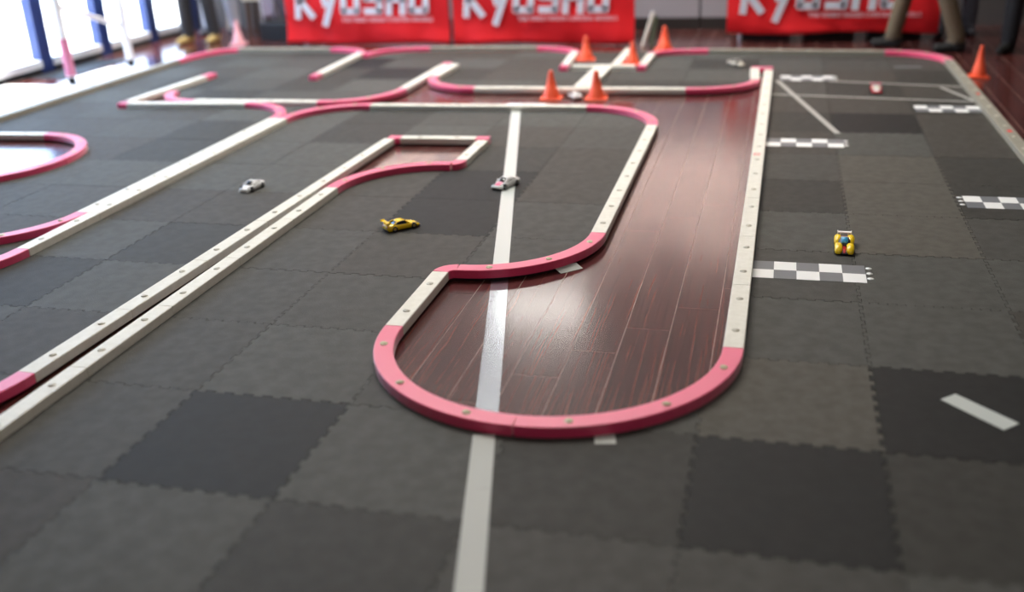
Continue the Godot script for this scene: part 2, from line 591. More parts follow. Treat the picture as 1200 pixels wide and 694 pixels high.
func build_mats() -> void:
	make_holes()
	var mats := thing("foam_mat", "charcoal foam puzzle mats laid edge to edge under the race track", "mat")
	# tones: 0..3 common, 4 dark, 5 light
	var tone := {Vector2i(0, -1): 4, Vector2i(1, -2): 3, Vector2i(0, 3): 4, Vector2i(0, 4): 4, Vector2i(0, 5): 3, Vector2i(4, 7): 4, Vector2i(4, 0): 4, Vector2i(3, -1): 4, Vector2i(2, -1): 3, Vector2i(1, -1): 0, Vector2i(3, 0): 5, Vector2i(0, -2): 0, Vector2i(3, 4): 3, Vector2i(3, 3): 0, Vector2i(4, 4): 5, Vector2i(4, 5): 5, Vector2i(4, 6): 0, Vector2i(5, 4): 3, Vector2i(5, 5): 3, Vector2i(5, 6): 2, Vector2i(5, 7): 2, Vector2i(3, 6): 2, Vector2i(3, 7): 3, Vector2i(3, 5): 1, Vector2i(4, -1): 3, Vector2i(4, 1): 0, Vector2i(4, 2): 0, Vector2i(4, 3): 5, Vector2i(3, 1): 0, Vector2i(3, 2): 1, Vector2i(5, 2): 0, Vector2i(5, 3): 1, Vector2i(0, 0): 0, Vector2i(0, 1): 1, Vector2i(-1, 0): 1, Vector2i(-1, -1): 1, Vector2i(-1, 1): 1, Vector2i(1, 3): 1, Vector2i(1, 4): 2, Vector2i(1, 5): 2, Vector2i(-2, 2): 3, Vector2i(-2, 3): 2, Vector2i(-3, 1): 3, Vector2i(-3, 2): 0, Vector2i(-2, 1): 0, Vector2i(-4, 11): 4, Vector2i(-3, 10): 4, Vector2i(-1, -2): 2, Vector2i(1, -3): 1, Vector2i(0, -3): 3}
	var outline := PackedVector2Array([Vector2(-3.479, 1.607), Vector2(-3.459, -5.586)])
	outline.append_array(quarter(Vector2(-3.459, -5.586), Vector2(-3.152, -6.231), Vector2(-3.152, -5.586)))
	outline.append_array(quarter(Vector2(2.444, -6.231), Vector2(2.890, -5.685), Vector2(2.444, -5.685)))
	outline.append(Vector2(2.920, 1.607))
	for i in range(-7, 6):
		for r in range(-3, 13):
			# corners: near left, near right, far right, far left (z = -0.5 r)
			var x := i * 0.5
			var z := -r * 0.5
			var c := [warp(Vector2(x, z)), warp(Vector2(x + 0.5, z)), warp(Vector2(x + 0.5, z - 0.5)), warp(Vector2(x, z - 0.5))]
			var p := PackedVector2Array()
			p.append_array(seam(c[0], c[1], r == -3, 1.0))
			p.append_array(seam(c[1], c[2], i == 5, 1.0))
			var back := seam(c[3], c[2], r == 12, 1.0)
			back.append(c[2])
			back.reverse()
			back.remove_at(back.size() - 1)
			p.append_array(back)
			var left := seam(c[0], c[3], i == -7, 1.0)
			left.append(c[3])
			left.reverse()
			left.remove_at(left.size() - 1)
			p.append_array(left)
			var parts: Array[PackedVector2Array] = []
			for q in Geometry2D.offset_polygon(p, -0.0009, Geometry2D.JOIN_MITER):
				if Geometry2D.is_polygon_clockwise(q) == Geometry2D.is_polygon_clockwise(p) or true:
					parts.append(q)
			if r >= 10 or i == -7 or i == 5:
				var cut: Array[PackedVector2Array] = []
				for q in parts:
					cut.append_array(Geometry2D.intersect_polygons(q, outline))
				parts = cut
			for h in holes:
				var next: Array[PackedVector2Array] = []
				for q in parts:
					next.append_array(Geometry2D.clip_polygons(q, h))
				parts = next
			if parts.is_empty():
				continue
			var lift := rng.randf() * 0.0007 - 0.0007
			var which: int = tone.get(Vector2i(i, r), [0, 1, 1, 2, 2, 3, 0][rng.randi() % 7])
			for q in parts:
				if q.size() > 2:
					var st := st_new()
					add_prism(st, q, LAM, lift)
					put("mat_tile", done(st), M["foam%d" % which], mats)

# ---------------------------------------------------------------- kerbs
const ORD := ["first", "second", "third", "fourth", "fifth", "sixth", "seventh", "eighth", "ninth", "tenth"]
var straight_mesh := {}
var peg_mesh: ArrayMesh

func sweep(path: PackedVector2Array, gap := 0.0014) -> ArrayMesh:
	# bevelled rectangular section along a path in (x, z)
	var prof := [Vector2(-KW, 0.0), Vector2(-KW, KH - 0.0025), Vector2(-KW + 0.0025, KH), Vector2(KW - 0.0025, KH), Vector2(KW, KH - 0.0025), Vector2(KW, 0.0)]
	var st := st_new()
	var rings := []
	var n := path.size()
	for k in n:
		var d: Vector2 = (path[mini(k + 1, n - 1)] - path[maxi(k - 1, 0)]).normalized()
		var s := Vector2(-d.y, d.x)
		var c: Vector2 = path[k]
		if k == 0:
			c += d * gap
		elif k == n - 1:
			c -= d * gap
		var ring := []
		for q in prof:
			var e: Vector2 = c + s * q.x
			ring.append(Vector3(e.x, q.y, e.y))
		rings.append(ring)
	for k in n - 1:
		for j in prof.size():
			var j2 := (j + 1) % prof.size()
			quad(st, rings[k][j2], rings[k + 1][j2], rings[k + 1][j], rings[k][j])
	for e in [[rings[0], true], [rings[n - 1], false]]:
		var g = e[0]
		for j in range(1, prof.size() - 1):
			if e[1]:
				tri(st, g[0], g[j + 1], g[j])
			else:
				tri(st, g[0], g[j], g[j + 1])
	return done(st)

func make_peg() -> ArrayMesh:
	# a slotted round fixing set slightly askew in the top of the kerb
	var st := st_new(false)
	add_lathe(st, [[0.013, -0.006], [0.013, 0.0014], [0.0116, 0.0024], [0.0, 0.0024]], 14)
	add_box(st, Vector3(-0.0105, 0.0, -0.0018), Vector3(0.0105, 0.0034, 0.0018))
	return done(st)

func peg(parent: Node3D, at: Vector3, m: Material) -> void:
	put("peg", peg_mesh, m, parent, at, Vector3(rng.randf_range(-0.22, 0.22), rng.randf() * TAU, rng.randf_range(-0.22, 0.22)))

func kerb(path: PackedVector2Array, label: String, pink: bool, group: String, pegs: int, called := "") -> Node3D:
	var c := (path[0] + path[path.size() - 1]) / 2
	if path.size() > 2:
		c = path[path.size() / 2]
	var name_ := called
	if name_ == "":
		name_ = "track_rail" if path.size() == 2 else "curved_track_rail"
	var m: Material = M.kerb_pink if pink else M.kerb_grey
	var t := thing(name_, label, "track rail", Vector3(c.x, 0, c.y), 0.0, group)
	if path.size() == 2:
		var d := path[1] - path[0]
		var key := roundi(d.length() * 500.0)
		if not straight_mesh.has(key):
			var l := key / 500.0
			straight_mesh[key] = sweep(PackedVector2Array([Vector2(-l / 2, 0), Vector2(l / 2, 0)]))
		t.rotation.y = -d.angle()
		put("body", straight_mesh[key], m, t)
		for k in pegs:
			peg(t, Vector3(d.length() * ((k + 0.5) / pegs - 0.5), KH, 0), M.peg_pale if pink else M.peg_grey)
	else:
		var local := PackedVector2Array()
		for q in path:
			local.append(q - c)
		put("body", sweep(local), m, t)
		for k in pegs:
			var f := (k + 0.5) / pegs * (local.size() - 1)
			var a := local[int(f)].lerp(local[mini(int(f) + 1, local.size() - 1)], f - int(f))
			peg(t, Vector3(a.x, KH, a.y), M.peg_pale if pink else M.peg_grey)
	return t

func straight_run(a: Vector2, b: Vector2, wording: String, group: String, dark := false) -> Array:
	# wording holds %s where the ordinal goes
	var l := (b - a).length()
	var n := maxi(1, roundi(l / 0.5))
	var made := []
	for k in n:
		var label := (wording % ORD[k]) if wording.contains("%s") else wording
		made.append(kerb(PackedVector2Array([a.lerp(b, float(k) / n), a.lerp(b, float(k + 1) / n)]), label, false, group, 2 if l / n > 0.3 else 1))
		if dark:
			(made[k].get_node("body") as MeshInstance3D).material_override = M.kerb_border
	return made

func bend(p0: Vector2, p1: Vector2, c: Vector2, label: String, pegs := 3) -> Node3D:
	return kerb(quarter(p0, p1, c), label, true, "pink curved kerbs", pegs)

func cap(a: Vector2, b: Vector2, label: String) -> Node3D:
	return kerb(PackedVector2Array([a, b]), label, true, "small pink kerb ends", 0, "rail_end")

func build_kerbs() -> void:
	peg_mesh = make_peg()
	var V := func(x: float, z: float) -> Vector2: return Vector2(x, z)
	# the long lane on the right and its hairpin
	var r1 := straight_run(V.call(1.571, -0.497), V.call(1.584, -5.239), "%s grey kerb section from the hairpin in the long straight right of the wooden lane", "straight kerbs right of the wooden lane")
	var mark: Node3D = r1[4]
	var ink := st_new()
	for k in 3:
		add_box(ink, Vector3(-0.028 + 0.02 * k, KH, -0.02), Vector3(-0.022 + 0.02 * k, KH + 0.0004, 0.014))
	add_box(ink, Vector3(-0.028, KH, -0.02), Vector3(0.018, KH + 0.0004, -0.015))
	put("red_marking", done(ink), M.red_ink, mark, Vector3(-0.02, 0, 0), Vector3.ZERO).set_meta("label", "small red marking printed on top")
	bend(V.call(1.571, -0.497), V.call(1.015, 0.064), V.call(1.015, -0.497), "right half of the big pink hairpin kerb closest to the camera")
	bend(V.call(1.015, 0.064), V.call(0.460, -0.487), V.call(1.015, -0.487), "left half of the big pink hairpin kerb closest to the camera")
	straight_run(V.call(0.460, -0.487), V.call(0.460, -0.993), "single short grey kerb section leading off the left end of the pink hairpin", "straight kerbs left of the wooden lane")
	kerb(quarter(V.call(0.460, -0.993), V.call(0.514, -1.047), V.call(0.514, -0.993), 6), "small pink corner piece above the short grey kerb left of the hairpin", true, "small pink kerb ends", 0, "rail_corner")
	bend(V.call(0.514, -1.047), V.call(0.975, -1.519), V.call(0.514, -1.519), "pink curved kerb crossing the white tape beside the middle of the wooden lane")
	straight_run(V.call(0.975, -1.519), V.call(0.961, -3.453), "%s grey kerb section from the lower pink curve left of the wooden lane", "straight kerbs left of the wooden lane")
	bend(V.call(0.961, -3.453), V.call(0.489, -3.949), V.call(0.489, -3.453), "pink curved kerb in front of the right of the two orange cones")
	straight_run(V.call(0.489, -3.949), V.call(-0.959, -3.900), "%s grey section from the right of the cross kerb in front of the cones", "cross kerbs in front of the cones")
	bend(V.call(-0.959, -3.900), V.call(-1.386, -3.453), V.call(-0.959, -3.453), "pink curved kerb joining the cross kerb to the doubled left straight")
	# the doubled straight on the left
	straight_run(V.call(-1.391, -0.993), V.call(-1.388, -3.453), "%s grey section from the front in the right rail of the doubled left straight", "doubled left straight kerbs")
	straight_run(V.call(-1.455, -1.489), V.call(-1.450, -3.453), "%s grey section from the front in the left rail of the doubled left straight", "doubled left straight kerbs")
	bend(V.call(-1.391, -0.993), V.call(-1.892, -0.477), V.call(-1.892, -0.993), "pink curved kerb at the left edge, lower of the two there")
	bend(V.call(-1.455, -1.489), V.call(-1.971, -0.993), V.call(-1.971, -1.489), "pink curved kerb at the left edge, upper of the two there")
	bend(V.call(-1.450, -3.453), V.call(-1.872, -3.900), V.call(-1.872, -3.453), "pink curved kerb at the far end of the doubled left straight, left branch")
	straight_run(V.call(-1.872, -3.900), V.call(-2.755, -3.840), "%s grey section from the right in the front bar of the far left corner", "kerbs of the far left corner")
	cap(V.call(-2.757, -3.840), V.call(-2.824, -3.835), "pink end on the pointed tip of the far left corner")
	straight_run(V.call(-2.795, -3.905), V.call(-2.740, -4.842), "%s grey section from the tip in the slanting bar of the far left corner", "kerbs of the far left corner")
	cap(V.call(-2.740, -4.844), V.call(-2.735, -4.981), "pink end on the back of the slanting bar in the far left corner")
	bend(V.call(-2.646, -4.267), V.call(-2.308, -3.949), V.call(-2.308, -4.267), "small pink curved kerb inside the far left corner", 2)
	straight_run(V.call(-2.308, -3.964), V.call(-1.376, -3.979), "%s grey section from the left in the back bar of the far left corner", "kerbs of the far left corner")
	bend(V.call(-1.376, -3.979), V.call(-0.929, -4.445), V.call(-1.376, -4.445), "pink curved kerb behind the cross kerb, left of the reddish wood")
	straight_run(V.call(-0.929, -4.445), V.call(-0.924, -5.398), "%s grey section from the front in the left rail of the far centre spur", "far centre spur kerbs")
	cap(V.call(-0.924, -5.400), V.call(-0.924, -5.507), "pink end on the left rail of the far centre spur")
	straight_run(V.call(-0.848, -4.931), V.call(-0.845, -5.437), "grey section of the right rail of the far centre spur", "far centre spur kerbs")
	bend(V.call(-0.848, -4.931), V.call(-0.414, -4.505), V.call(-0.414, -4.931), "pink curved kerb left of the reddish wood behind the cones' bar")
	straight_run(V.call(-0.414, -4.505), V.call(1.055, -4.535), "%s grey section from the left in the bar right behind the orange cones", "bar kerbs behind the cones")
	bend(V.call(1.055, -4.535), V.call(1.501, -4.872), V.call(1.055, -4.872), "pink curved kerb at the far right end of the wooden lane")
	straight_run(V.call(1.501, -4.877), V.call(1.486, -5.298), "short grey section at the far end left of the long right straight", "straight kerbs right of the wooden lane")
	cap(V.call(1.457, -5.333), V.call(1.613, -5.333), "pink end closing the far end of the wooden lane")
	# the narrow loop in the middle left
	straight_run(V.call(-0.567, 0.039), V.call(-0.493, -2.997), "%s grey section from the front in the left rail of the narrow middle loop", "narrow middle loop kerbs")
	straight_run(V.call(-0.423, 0.476), V.call(-0.426, -2.015), "%s grey section from the front in the right rail of the narrow middle loop", "narrow middle loop kerbs")
	bend(V.call(-0.567, 0.039), V.call(-1.058, 0.515), V.call(-1.058, 0.039), "pink curved kerb at the lower left edge in front of the middle loop")
	bend(V.call(-0.426, -2.015), V.call(0.033, -2.511), V.call(0.033, -2.015), "pink curved kerb of the narrow middle loop above the yellow coupe")
	kerb(quarter(V.call(0.035, -2.516), V.call(0.063, -2.580), V.call(0.033, -2.580), 6), "tiny pink corner piece at the right end of the middle loop's curve", true, "small pink kerb ends", 0, "rail_corner")
	straight_run(V.call(0.063, -2.582), V.call(0.063, -3.007), "short slanting grey section at the right end of the narrow middle loop", "narrow middle loop kerbs")
	straight_run(V.call(-0.433, -3.041), V.call(0.008, -3.061), "far cross bar section of the narrow middle loop", "narrow middle loop kerbs")
	cap(V.call(-0.508, -3.036), V.call(-0.435, -3.040), "pink end at the far left corner of the narrow middle loop")
	cap(V.call(0.010, -3.062), V.call(0.088, -3.066), "pink end at the far right corner of the narrow middle loop")
	# the loop at the left edge
	straight_run(V.call(-3.320, -2.888), V.call(-2.735, -2.927), "grey kerb section behind the bright floor of the left edge loop", "left edge loop kerbs")
	bend(V.call(-2.735, -2.927), V.call(-2.229, -2.382), V.call(-2.735, -2.382), "back half of the pink curved kerb around the bright floor at left")
	bend(V.call(-2.229, -2.382), V.call(-2.735, -1.836), V.call(-2.735, -2.382), "front half of the pink curved kerb around the bright floor at left")
	# islands at the back
	bend(V.call(-2.249, -6.221), V.call(-1.872, -5.973), V.call(-2.249, -5.973), "pink curved kerb at the back left of the far left island", 2)
	straight_run(V.call(-1.867, -5.973), V.call(-1.827, -5.001), "%s cream section from the back in the spur below the first banner", "back left spur kerbs")
	cap(V.call(-1.827, -4.996), V.call(-1.822, -4.872), "pink front end of the spur below the first banner")
	bend(V.call(-1.793, -5.894), V.call(-1.326, -6.271), V.call(-1.326, -5.894), "pink curved kerb below the right side of the first banner", 2)
	bend(V.call(-0.364, -6.281), V.call(0.013, -6.013), V.call(-0.364, -6.013), "pink curved kerb at the back left of the back cones", 2)
	straight_run(V.call(0.013, -6.013), V.call(0.048, -5.437), "cream section beside the left of the back cones", "back island kerbs")
	cap(V.call(0.048, -5.435), V.call(0.055, -5.318), "pink end in front of the left of the back cones")
	straight_run(V.call(0.112, -5.388), V.call(0.598, -5.398), "cream cross bar between the back cones", "back island kerbs")
	straight_run(V.call(0.653, -5.953), V.call(0.650, -5.457), "cream section in front of the right of the back cones", "back island kerbs")
	cap(V.call(0.650, -5.452), V.call(0.648, -5.338), "pink end in front of the right of the back cones")
	bend(V.call(0.653, -5.953), V.call(1.094, -6.152), V.call(1.094, -5.953), "pink curved kerb right of the back cones below the grey panels", 2)
	straight_run(V.call(0.440, -6.211), V.call(0.440, -5.437), "%s cream section from the back in the spur under the middle back cone", "back island kerbs")
	straight_run(V.call(0.326, -5.338), V.call(0.311, -4.574), "%s section from the back, left of the paired cream kerbs behind front cones", "paired kerbs behind the front cones")
	straight_run(V.call(0.395, -5.338), V.call(0.380, -4.574), "%s section from the back, right of the paired cream kerbs behind front cones", "paired kerbs behind the front cones")
	# the outer border
	straight_run(V.call(-3.152, -6.201), V.call(-2.249, -6.221), "%s grey border section from the left under the first banner's left side", "back border kerbs", true)
	straight_run(V.call(-1.326, -6.276), V.call(-0.364, -6.286), "%s grey border section from the left between the two left banners' pink bends", "back border kerbs", true)
	straight_run(V.call(1.094, -6.152), V.call(2.444, -6.082), "%s grey border section from the left under the right-hand banner table", "back border kerbs", true)
	bend(V.call(2.444, -6.082), V.call(2.860, -5.685), V.call(2.444, -5.685), "pink curved kerb in the back right corner of the track")
	var r18 := straight_run(V.call(2.860, -5.685), V.call(2.890, -1.221), "%s grey section from the back in the right border of the track", "right border kerbs", true)
	for k in [2, 4]:
		var s := st_new()
		add_box(s, Vector3(-0.03, KH, -0.012), Vector3(0.02, KH + 0.0004, 0.01))
		put("red_marking", done(s), M.red_ink, r18[k]).set_meta("label", "small red marking printed on top")
	bend(V.call(-3.429, -5.586), V.call(-3.152, -6.201), V.call(-3.152, -5.586), "pink curved kerb in the back left corner of the track")
	straight_run(V.call(-3.429, -5.586), V.call(-3.449, -2.114), "%s grey section from the back in the left border by the windows", "left border kerbs", true)

# ---------------------------------------------------------------- tapes and floor markings
func strip(a: Vector2, b: Vector2, w: float, h := 0.0006) -> ArrayMesh:
	# a flat strip about its middle, cut a little unevenly
	var d := (b - a) / 2
	var s := Vector2(-d.y, d.x).normalized() * w / 2
	var st := st_new()
	add_prism(st, PackedVector2Array([-d - s, d - s * 1.04, d * 1.003 + s, -d * 1.002 + s * 0.97]), 0.0, h)
	return done(st)

func tape(called: String, a: Vector2, b: Vector2, w: float, y: float, m: Material, label: String, group := "") -> MeshInstance3D:
	var c := (a + b) / 2
	var o := put(called, strip(a, b, w), m, null, Vector3(c.x, y, c.y))
	tag(o, label, "tape", group)
	return o

func build_tapes() -> void:
	var line := func(z: float) -> Vector2: return Vector2(0.912 + 0.2255 * z, z)
	tape("floor_tape", line.call(-3.93), line.call(-1.14), 0.062, 0.0002, M.tape, "long white floor tape running under the white car to the pink curve", "white tape line")
	tape("floor_tape", line.call(-1.06), line.call(-0.02), 0.066, LAM + 0.0002, M.tape_silver, "shiny silvery tape on the glossy wood inside the hairpin", "white tape line")
	tape("floor_tape", line.call(0.1), line.call(0.36), 0.062, 0.0002, M.tape_dull, "short dull white tape just in front of the hairpin", "white tape line")
	tape("floor_tape", line.call(0.362), line.call(1.3), 0.064, 0.0004, M.tape_dull, "dull white tape running out of the picture at the bottom", "white tape line")
	tape("floor_tape", Vector2(2.173, -0.338), Vector2(2.312, -0.19), 0.062, 0.0002, M.tape, "lone short slanting white tape on the mats at the right")
	tape("floor_tape", Vector2(1.235, 0.072), Vector2(1.29, 0.06), 0.05, 0.0002, M.tape_dull, "tiny scrap of tape touching the front of the hairpin")
	# thin lines of the pit lane
	tape("lane_line", Vector2(2.0, -5.0), Vector2(2.845, -4.83), 0.028, 0.0002, M.tape_thin, "thin white line behind the small red car", "thin pit lane lines")
	tape("lane_line", Vector2(1.6, -4.53), Vector2(2.85, -4.36), 0.028, 0.0002, M.tape_thin, "thin white line in front of the small red car", "thin pit lane lines")
	tape("lane_line", Vector2(1.65, -5.0), Vector2(1.995, -3.46), 0.034, 0.0009, M.tape_thin, "thin slanting white line beside the far end of the right straight", "thin pit lane lines")
	tape("lane_line", Vector2(2.70, -4.80), Vector2(2.84, -4.38), 0.03, 0.0009, M.tape_thin, "short slanting white line near the right border", "thin pit lane lines")
	tape("lane_line", Vector2(2.47, -5.56), Vector2(2.66, -5.56), 0.05, 0.0002, M.check_grey, "faint grey strip near the back right corner", "thin pit lane lines")
	# chequered strips: two rows of printed squares
	checker(Vector3(1.805, 0, -1.275), 0.41, "large chequered strip in front of the yellow racing car", true, false)
	checker(Vector3(1.812, 0, -3.235), 0.41, "chequered strip below the slanting thin line on the right", true, false)
	checker(Vector3(2.668, 0, -2.235), 0.37, "chequered strip cut by the right edge of the picture", false, true)
	checker(Vector3(2.655, 0, -4.145), 0.37, "chequered strip beside the right border, in front of the short slanting line", false, false)
	checker(Vector3(1.85, 0, -5.1), 0.36, "farthest chequered strip, behind the end of the right straight", false, false)
	# clear tape over the curve's edge, and a sheet by the cones
	var st := st_new()


	st = st_new()
	var pts := [Vector3(-0.05, 0.012, -0.012), Vector3(0.05, 0.012, -0.012), Vector3(0.055, 0.0, 0.03), Vector3(-0.045, 0.0, 0.03)]
	var up := Vector3(0, 0.0008, 0.0004)
	quad(st, pts[3] + up, pts[2] + up, pts[1] + up, pts[0] + up)
	quad(st, pts[0], pts[1], pts[2], pts[3])
	for k in 4:
		var k2 := (k + 1) % 4
		quad(st, pts[k2], pts[k], pts[k] + up, pts[k2] + up)
	var o := put("masking_tape", done(st), M.tape_dull, null, Vector3(0.905, LAM + 0.0005, -1.20), Vector3(0, 0.75, 0))
	tag(o, "strip of pale tape hanging from the pink curve onto the wood", "tape")
	# the sheet lies on the wood and laps over the cross rail where the tape line ends
	var prof := [Vector2(-4.2, LAM + 0.0004), Vector2(-4.0, LAM + 0.0004), Vector2(-3.985, KH + 0.0006), Vector2(-3.925, KH + 0.0006)]
	var ps := st_new()
	for k in 3:
		var q: Vector2 = prof[k]
		var r: Vector2 = prof[k + 1]
		for e in [0.0, 0.0006]:
			quad(ps, Vector3(-0.05, q.y + e, q.x - prof[0].x), Vector3(-0.05, r.y + e, r.x - prof[0].x), Vector3(0.12 - 0.05 * k, r.y + e, r.x - prof[0].x), Vector3(0.16 - 0.05 * k, q.y + e, q.x - prof[0].x))
	var sheet := put("paper_sheet", done(ps), M.paper, null, Vector3(0.01, 0, prof[0].x))
	tag(sheet, "white sheet of paper left of the front cones, lapping over the cross rail", "paper")

func checker(at: Vector3, l: float, label: String, first_grey: bool, mirrored: bool) -> void:
	var t := thing("chequered_strip", label, "marking", at + Vector3(0, 0.0001, 0), 0.0, "chequered strips on the right mats")
	var n := 5
	var w := l / n
	var d := 0.088
	var sq := box(Vector3(-w / 2, 0, -d / 2), Vector3(w / 2, 0.0006, d / 2))
	for k in n:
		for r in 2:
			var grey := (k + r) % 2 == (0 if first_grey else 1)
			put("grey_square" if grey else "white_square", sq, M.check_grey if grey else M.check_white, t, Vector3(-l / 2 + w * (k + 0.5), 0, d * (r - 0.5)))
	var dot := lathe([[0.012, 0.0], [0.012, 0.0006], [0.0, 0.0006]], 12)
	for k in 3:
		put("dot", dot, M.check_white, t, Vector3((l / 2 + 0.014) * (-1.0 if mirrored else 1.0), 0.0001, -0.06 + 0.052 * k))

# ---------------------------------------------------------------- model cars
func loft(rows: Array, smooth := true) -> ArrayMesh:
	# rows: [x, half width, y low, y shoulder, y top, half width at top], closed at both ends, front towards +x
	var st := st_new(not smooth)
	var rings := []
	for q in rows:
		var x: float = q[0]
		var w: float = q[1]
		var half := [Vector2(w * 0.93, q[2]), Vector2(w, lerpf(q[2], q[3], 0.45)), Vector2(w * 0.985, q[3]), Vector2(lerpf(w, q[5], 0.6), lerpf(q[3], q[4], 0.7)), Vector2(q[5], q[4]), Vector2(0, q[4] + 0.0006)]
		var ring := []
		for p in half:
			ring.append(Vector3(x, p.y, p.x))
		for k in range(half.size() - 2, -1, -1):
			ring.append(Vector3(x, half[k].y, -half[k].x))
		rings.append(ring)
	for k in rings.size() - 1:
		var n: int = rings[k].size()
		for j in n:
			var j2 := (j + 1) % n
			quad(st, rings[k][j], rings[k + 1][j], rings[k + 1][j2], rings[k][j2])
	for e in [[0, true], [rings.size() - 1, false]]:
		var g = rings[e[0]]
		for j in range(1, g.size() - 1):
			if e[1]:
				tri(st, g[0], g[j], g[j + 1])
			else:
				tri(st, g[0], g[j + 1], g[j])
	return done(st)

func wheels(t: Node3D, xs: Array, w: float, r: float, tw: float) -> void:
	var tyre := lathe([[r * 0.6, -tw / 2], [r * 0.95, -tw / 2], [r, -tw * 0.3], [r, tw * 0.3], [r * 0.95, tw / 2], [r * 0.6, tw / 2]], 18, 2)
	var hub := lathe([[0.0, -tw * 0.4], [r * 0.6, -tw * 0.45], [r * 0.6, tw * 0.45], [r * 0.2, tw * 0.3], [0.0, tw * 0.34]], 14, 2)
	for x in xs:
		for s in [-1.0, 1.0]:
			var o := put("wheel", tyre, M.tyre, t, Vector3(x, r, s * (w - tw / 2)))
			put("hub", hub, M.hub, o)

func rear_wing(t: Node3D, x: float, y: float, w: float, m: Material) -> void:
	var st := st_new()
	add_box(st, Vector3(x - 0.009, y, -w), Vector3(x + 0.007, y + 0.0022, w))
	for s in [-1.0, 1.0]:
		add_box(st, Vector3(x - 0.010, y - 0.004, s * w - 0.0012), Vector3(x + 0.008, y + 0.005, s * w + 0.0012))
		add_box(st, Vector3(x - 0.003, y - 0.016, s * w * 0.55 - 0.0015), Vector3(x + 0.003, y, s * w * 0.55 + 0.0015))
	put("rear_wing", done(st), m, t)

func coupe(called: String, label: String, at: Vector2, deg: float, paint: Material, opt := {}) -> Node3D:
	var t := thing(called, label, "toy car", Vector3(at.x, 0, at.y), deg_to_rad(deg), "model cars on the track")
	var b := 0.006
	put("body", loft([[-0.078, 0.026, 0.011, 0.020, 0.0265, 0.020], [-0.074, 0.032, b, 0.022, 0.029, 0.026], [-0.058, 0.0355, b, 0.023, 0.0305, 0.029], [-0.040, 0.0352, b, 0.0225, 0.0295, 0.028], [-0.015, 0.0328, b, 0.0205, 0.0275, 0.028], [0.012, 0.0328, b, 0.020, 0.0262, 0.028], [0.036, 0.0345, b, 0.0195, 0.0255, 0.028], [0.052, 0.0345, b, 0.0185, 0.0232, 0.027], [0.068, 0.031, 0.007, 0.0145, 0.0182, 0.023], [0.077, 0.024, 0.008, 0.0115, 0.0135, 0.017]]), paint, t)
	put("glasshouse", loft([[-0.046, 0.026, 0.026, 0.028, 0.0295, 0.022], [-0.028, 0.027, 0.026, 0.033, 0.0385, 0.020], [-0.012, 0.027, 0.026, 0.0345, 0.0415, 0.0195], [0.004, 0.027, 0.0255, 0.0335, 0.041, 0.0195], [0.018, 0.0265, 0.0245, 0.030, 0.0335, 0.020], [0.032, 0.025, 0.0235, 0.0255, 0.0262, 0.021]]), opt.get("glass", M.glass_dark), t)
	put("roof", loft([[-0.030, 0.0205, 0.0383, 0.039, 0.0398, 0.018], [-0.012, 0.0207, 0.041, 0.0418, 0.0428, 0.018], [0.006, 0.0205, 0.0402, 0.0412, 0.042, 0.018]]), opt.get("roof", paint), t)
	for s in [-1.0, 1.0]:
		put("pillar", bar(Vector3(-0.028, 0.0395, s * 0.0195), Vector3(-0.050, 0.0285, s * 0.026), 0.003, 0.004, 6), paint, t)
		put("pillar", bar(Vector3(0.005, 0.041, s * 0.0195), Vector3(0.031, 0.025, s * 0.0262), 0.0016, 0.002, 6), paint, t)
		put("mirror", bar(Vector3(0.016, 0.029, s * 0.026), Vector3(0.015, 0.031, s * 0.037), 0.003, 0.003, 6), paint, t)
		put("headlamp", loft([[0.054, 0.005, 0.0205, 0.0215, 0.0225, 0.004], [0.068, 0.0035, 0.0165, 0.0175, 0.0185, 0.003]]), M.glass_dark, t, Vector3(0, 0.001, s * 0.021))
		put("tail_lamp", box(Vector3(-0.0792, 0.0215, s * 0.019 - 0.005), Vector3(-0.077, 0.0255, s * 0.019 + 0.005)), M.red_paint, t)
	put("splitter", box(Vector3(0.06, 0.0045, -0.028), Vector3(0.0805, 0.0065, 0.028)), opt.get("splitter", M.black), t)
	put("diffuser", box(Vector3(-0.08, 0.006, -0.026), Vector3(-0.074, 0.011, 0.026)), M.black, t)
	if opt.has("windscreen"):
		put("windscreen", loft([[0.006, 0.016, 0.036, 0.0408, 0.0422, 0.013], [0.018, 0.0175, 0.030, 0.0338, 0.0352, 0.0145], [0.029, 0.0165, 0.0245, 0.0268, 0.0282, 0.0135]]), opt.windscreen, t)
	if opt.has("hood"):
		put("hood_panel", loft([[0.034, 0.016, 0.0256, 0.0262, 0.0266, 0.0145], [0.052, 0.016, 0.0233, 0.0239, 0.0244, 0.0145], [0.068, 0.013, 0.0183, 0.0189, 0.0194, 0.012]]), opt.hood, t)
	if opt.has("wing"):
		rear_wing(t, -0.072, 0.042, 0.033, opt.wing)
	wheels(t, [-0.047, 0.045], 0.0365, 0.0128, 0.015)
	return t

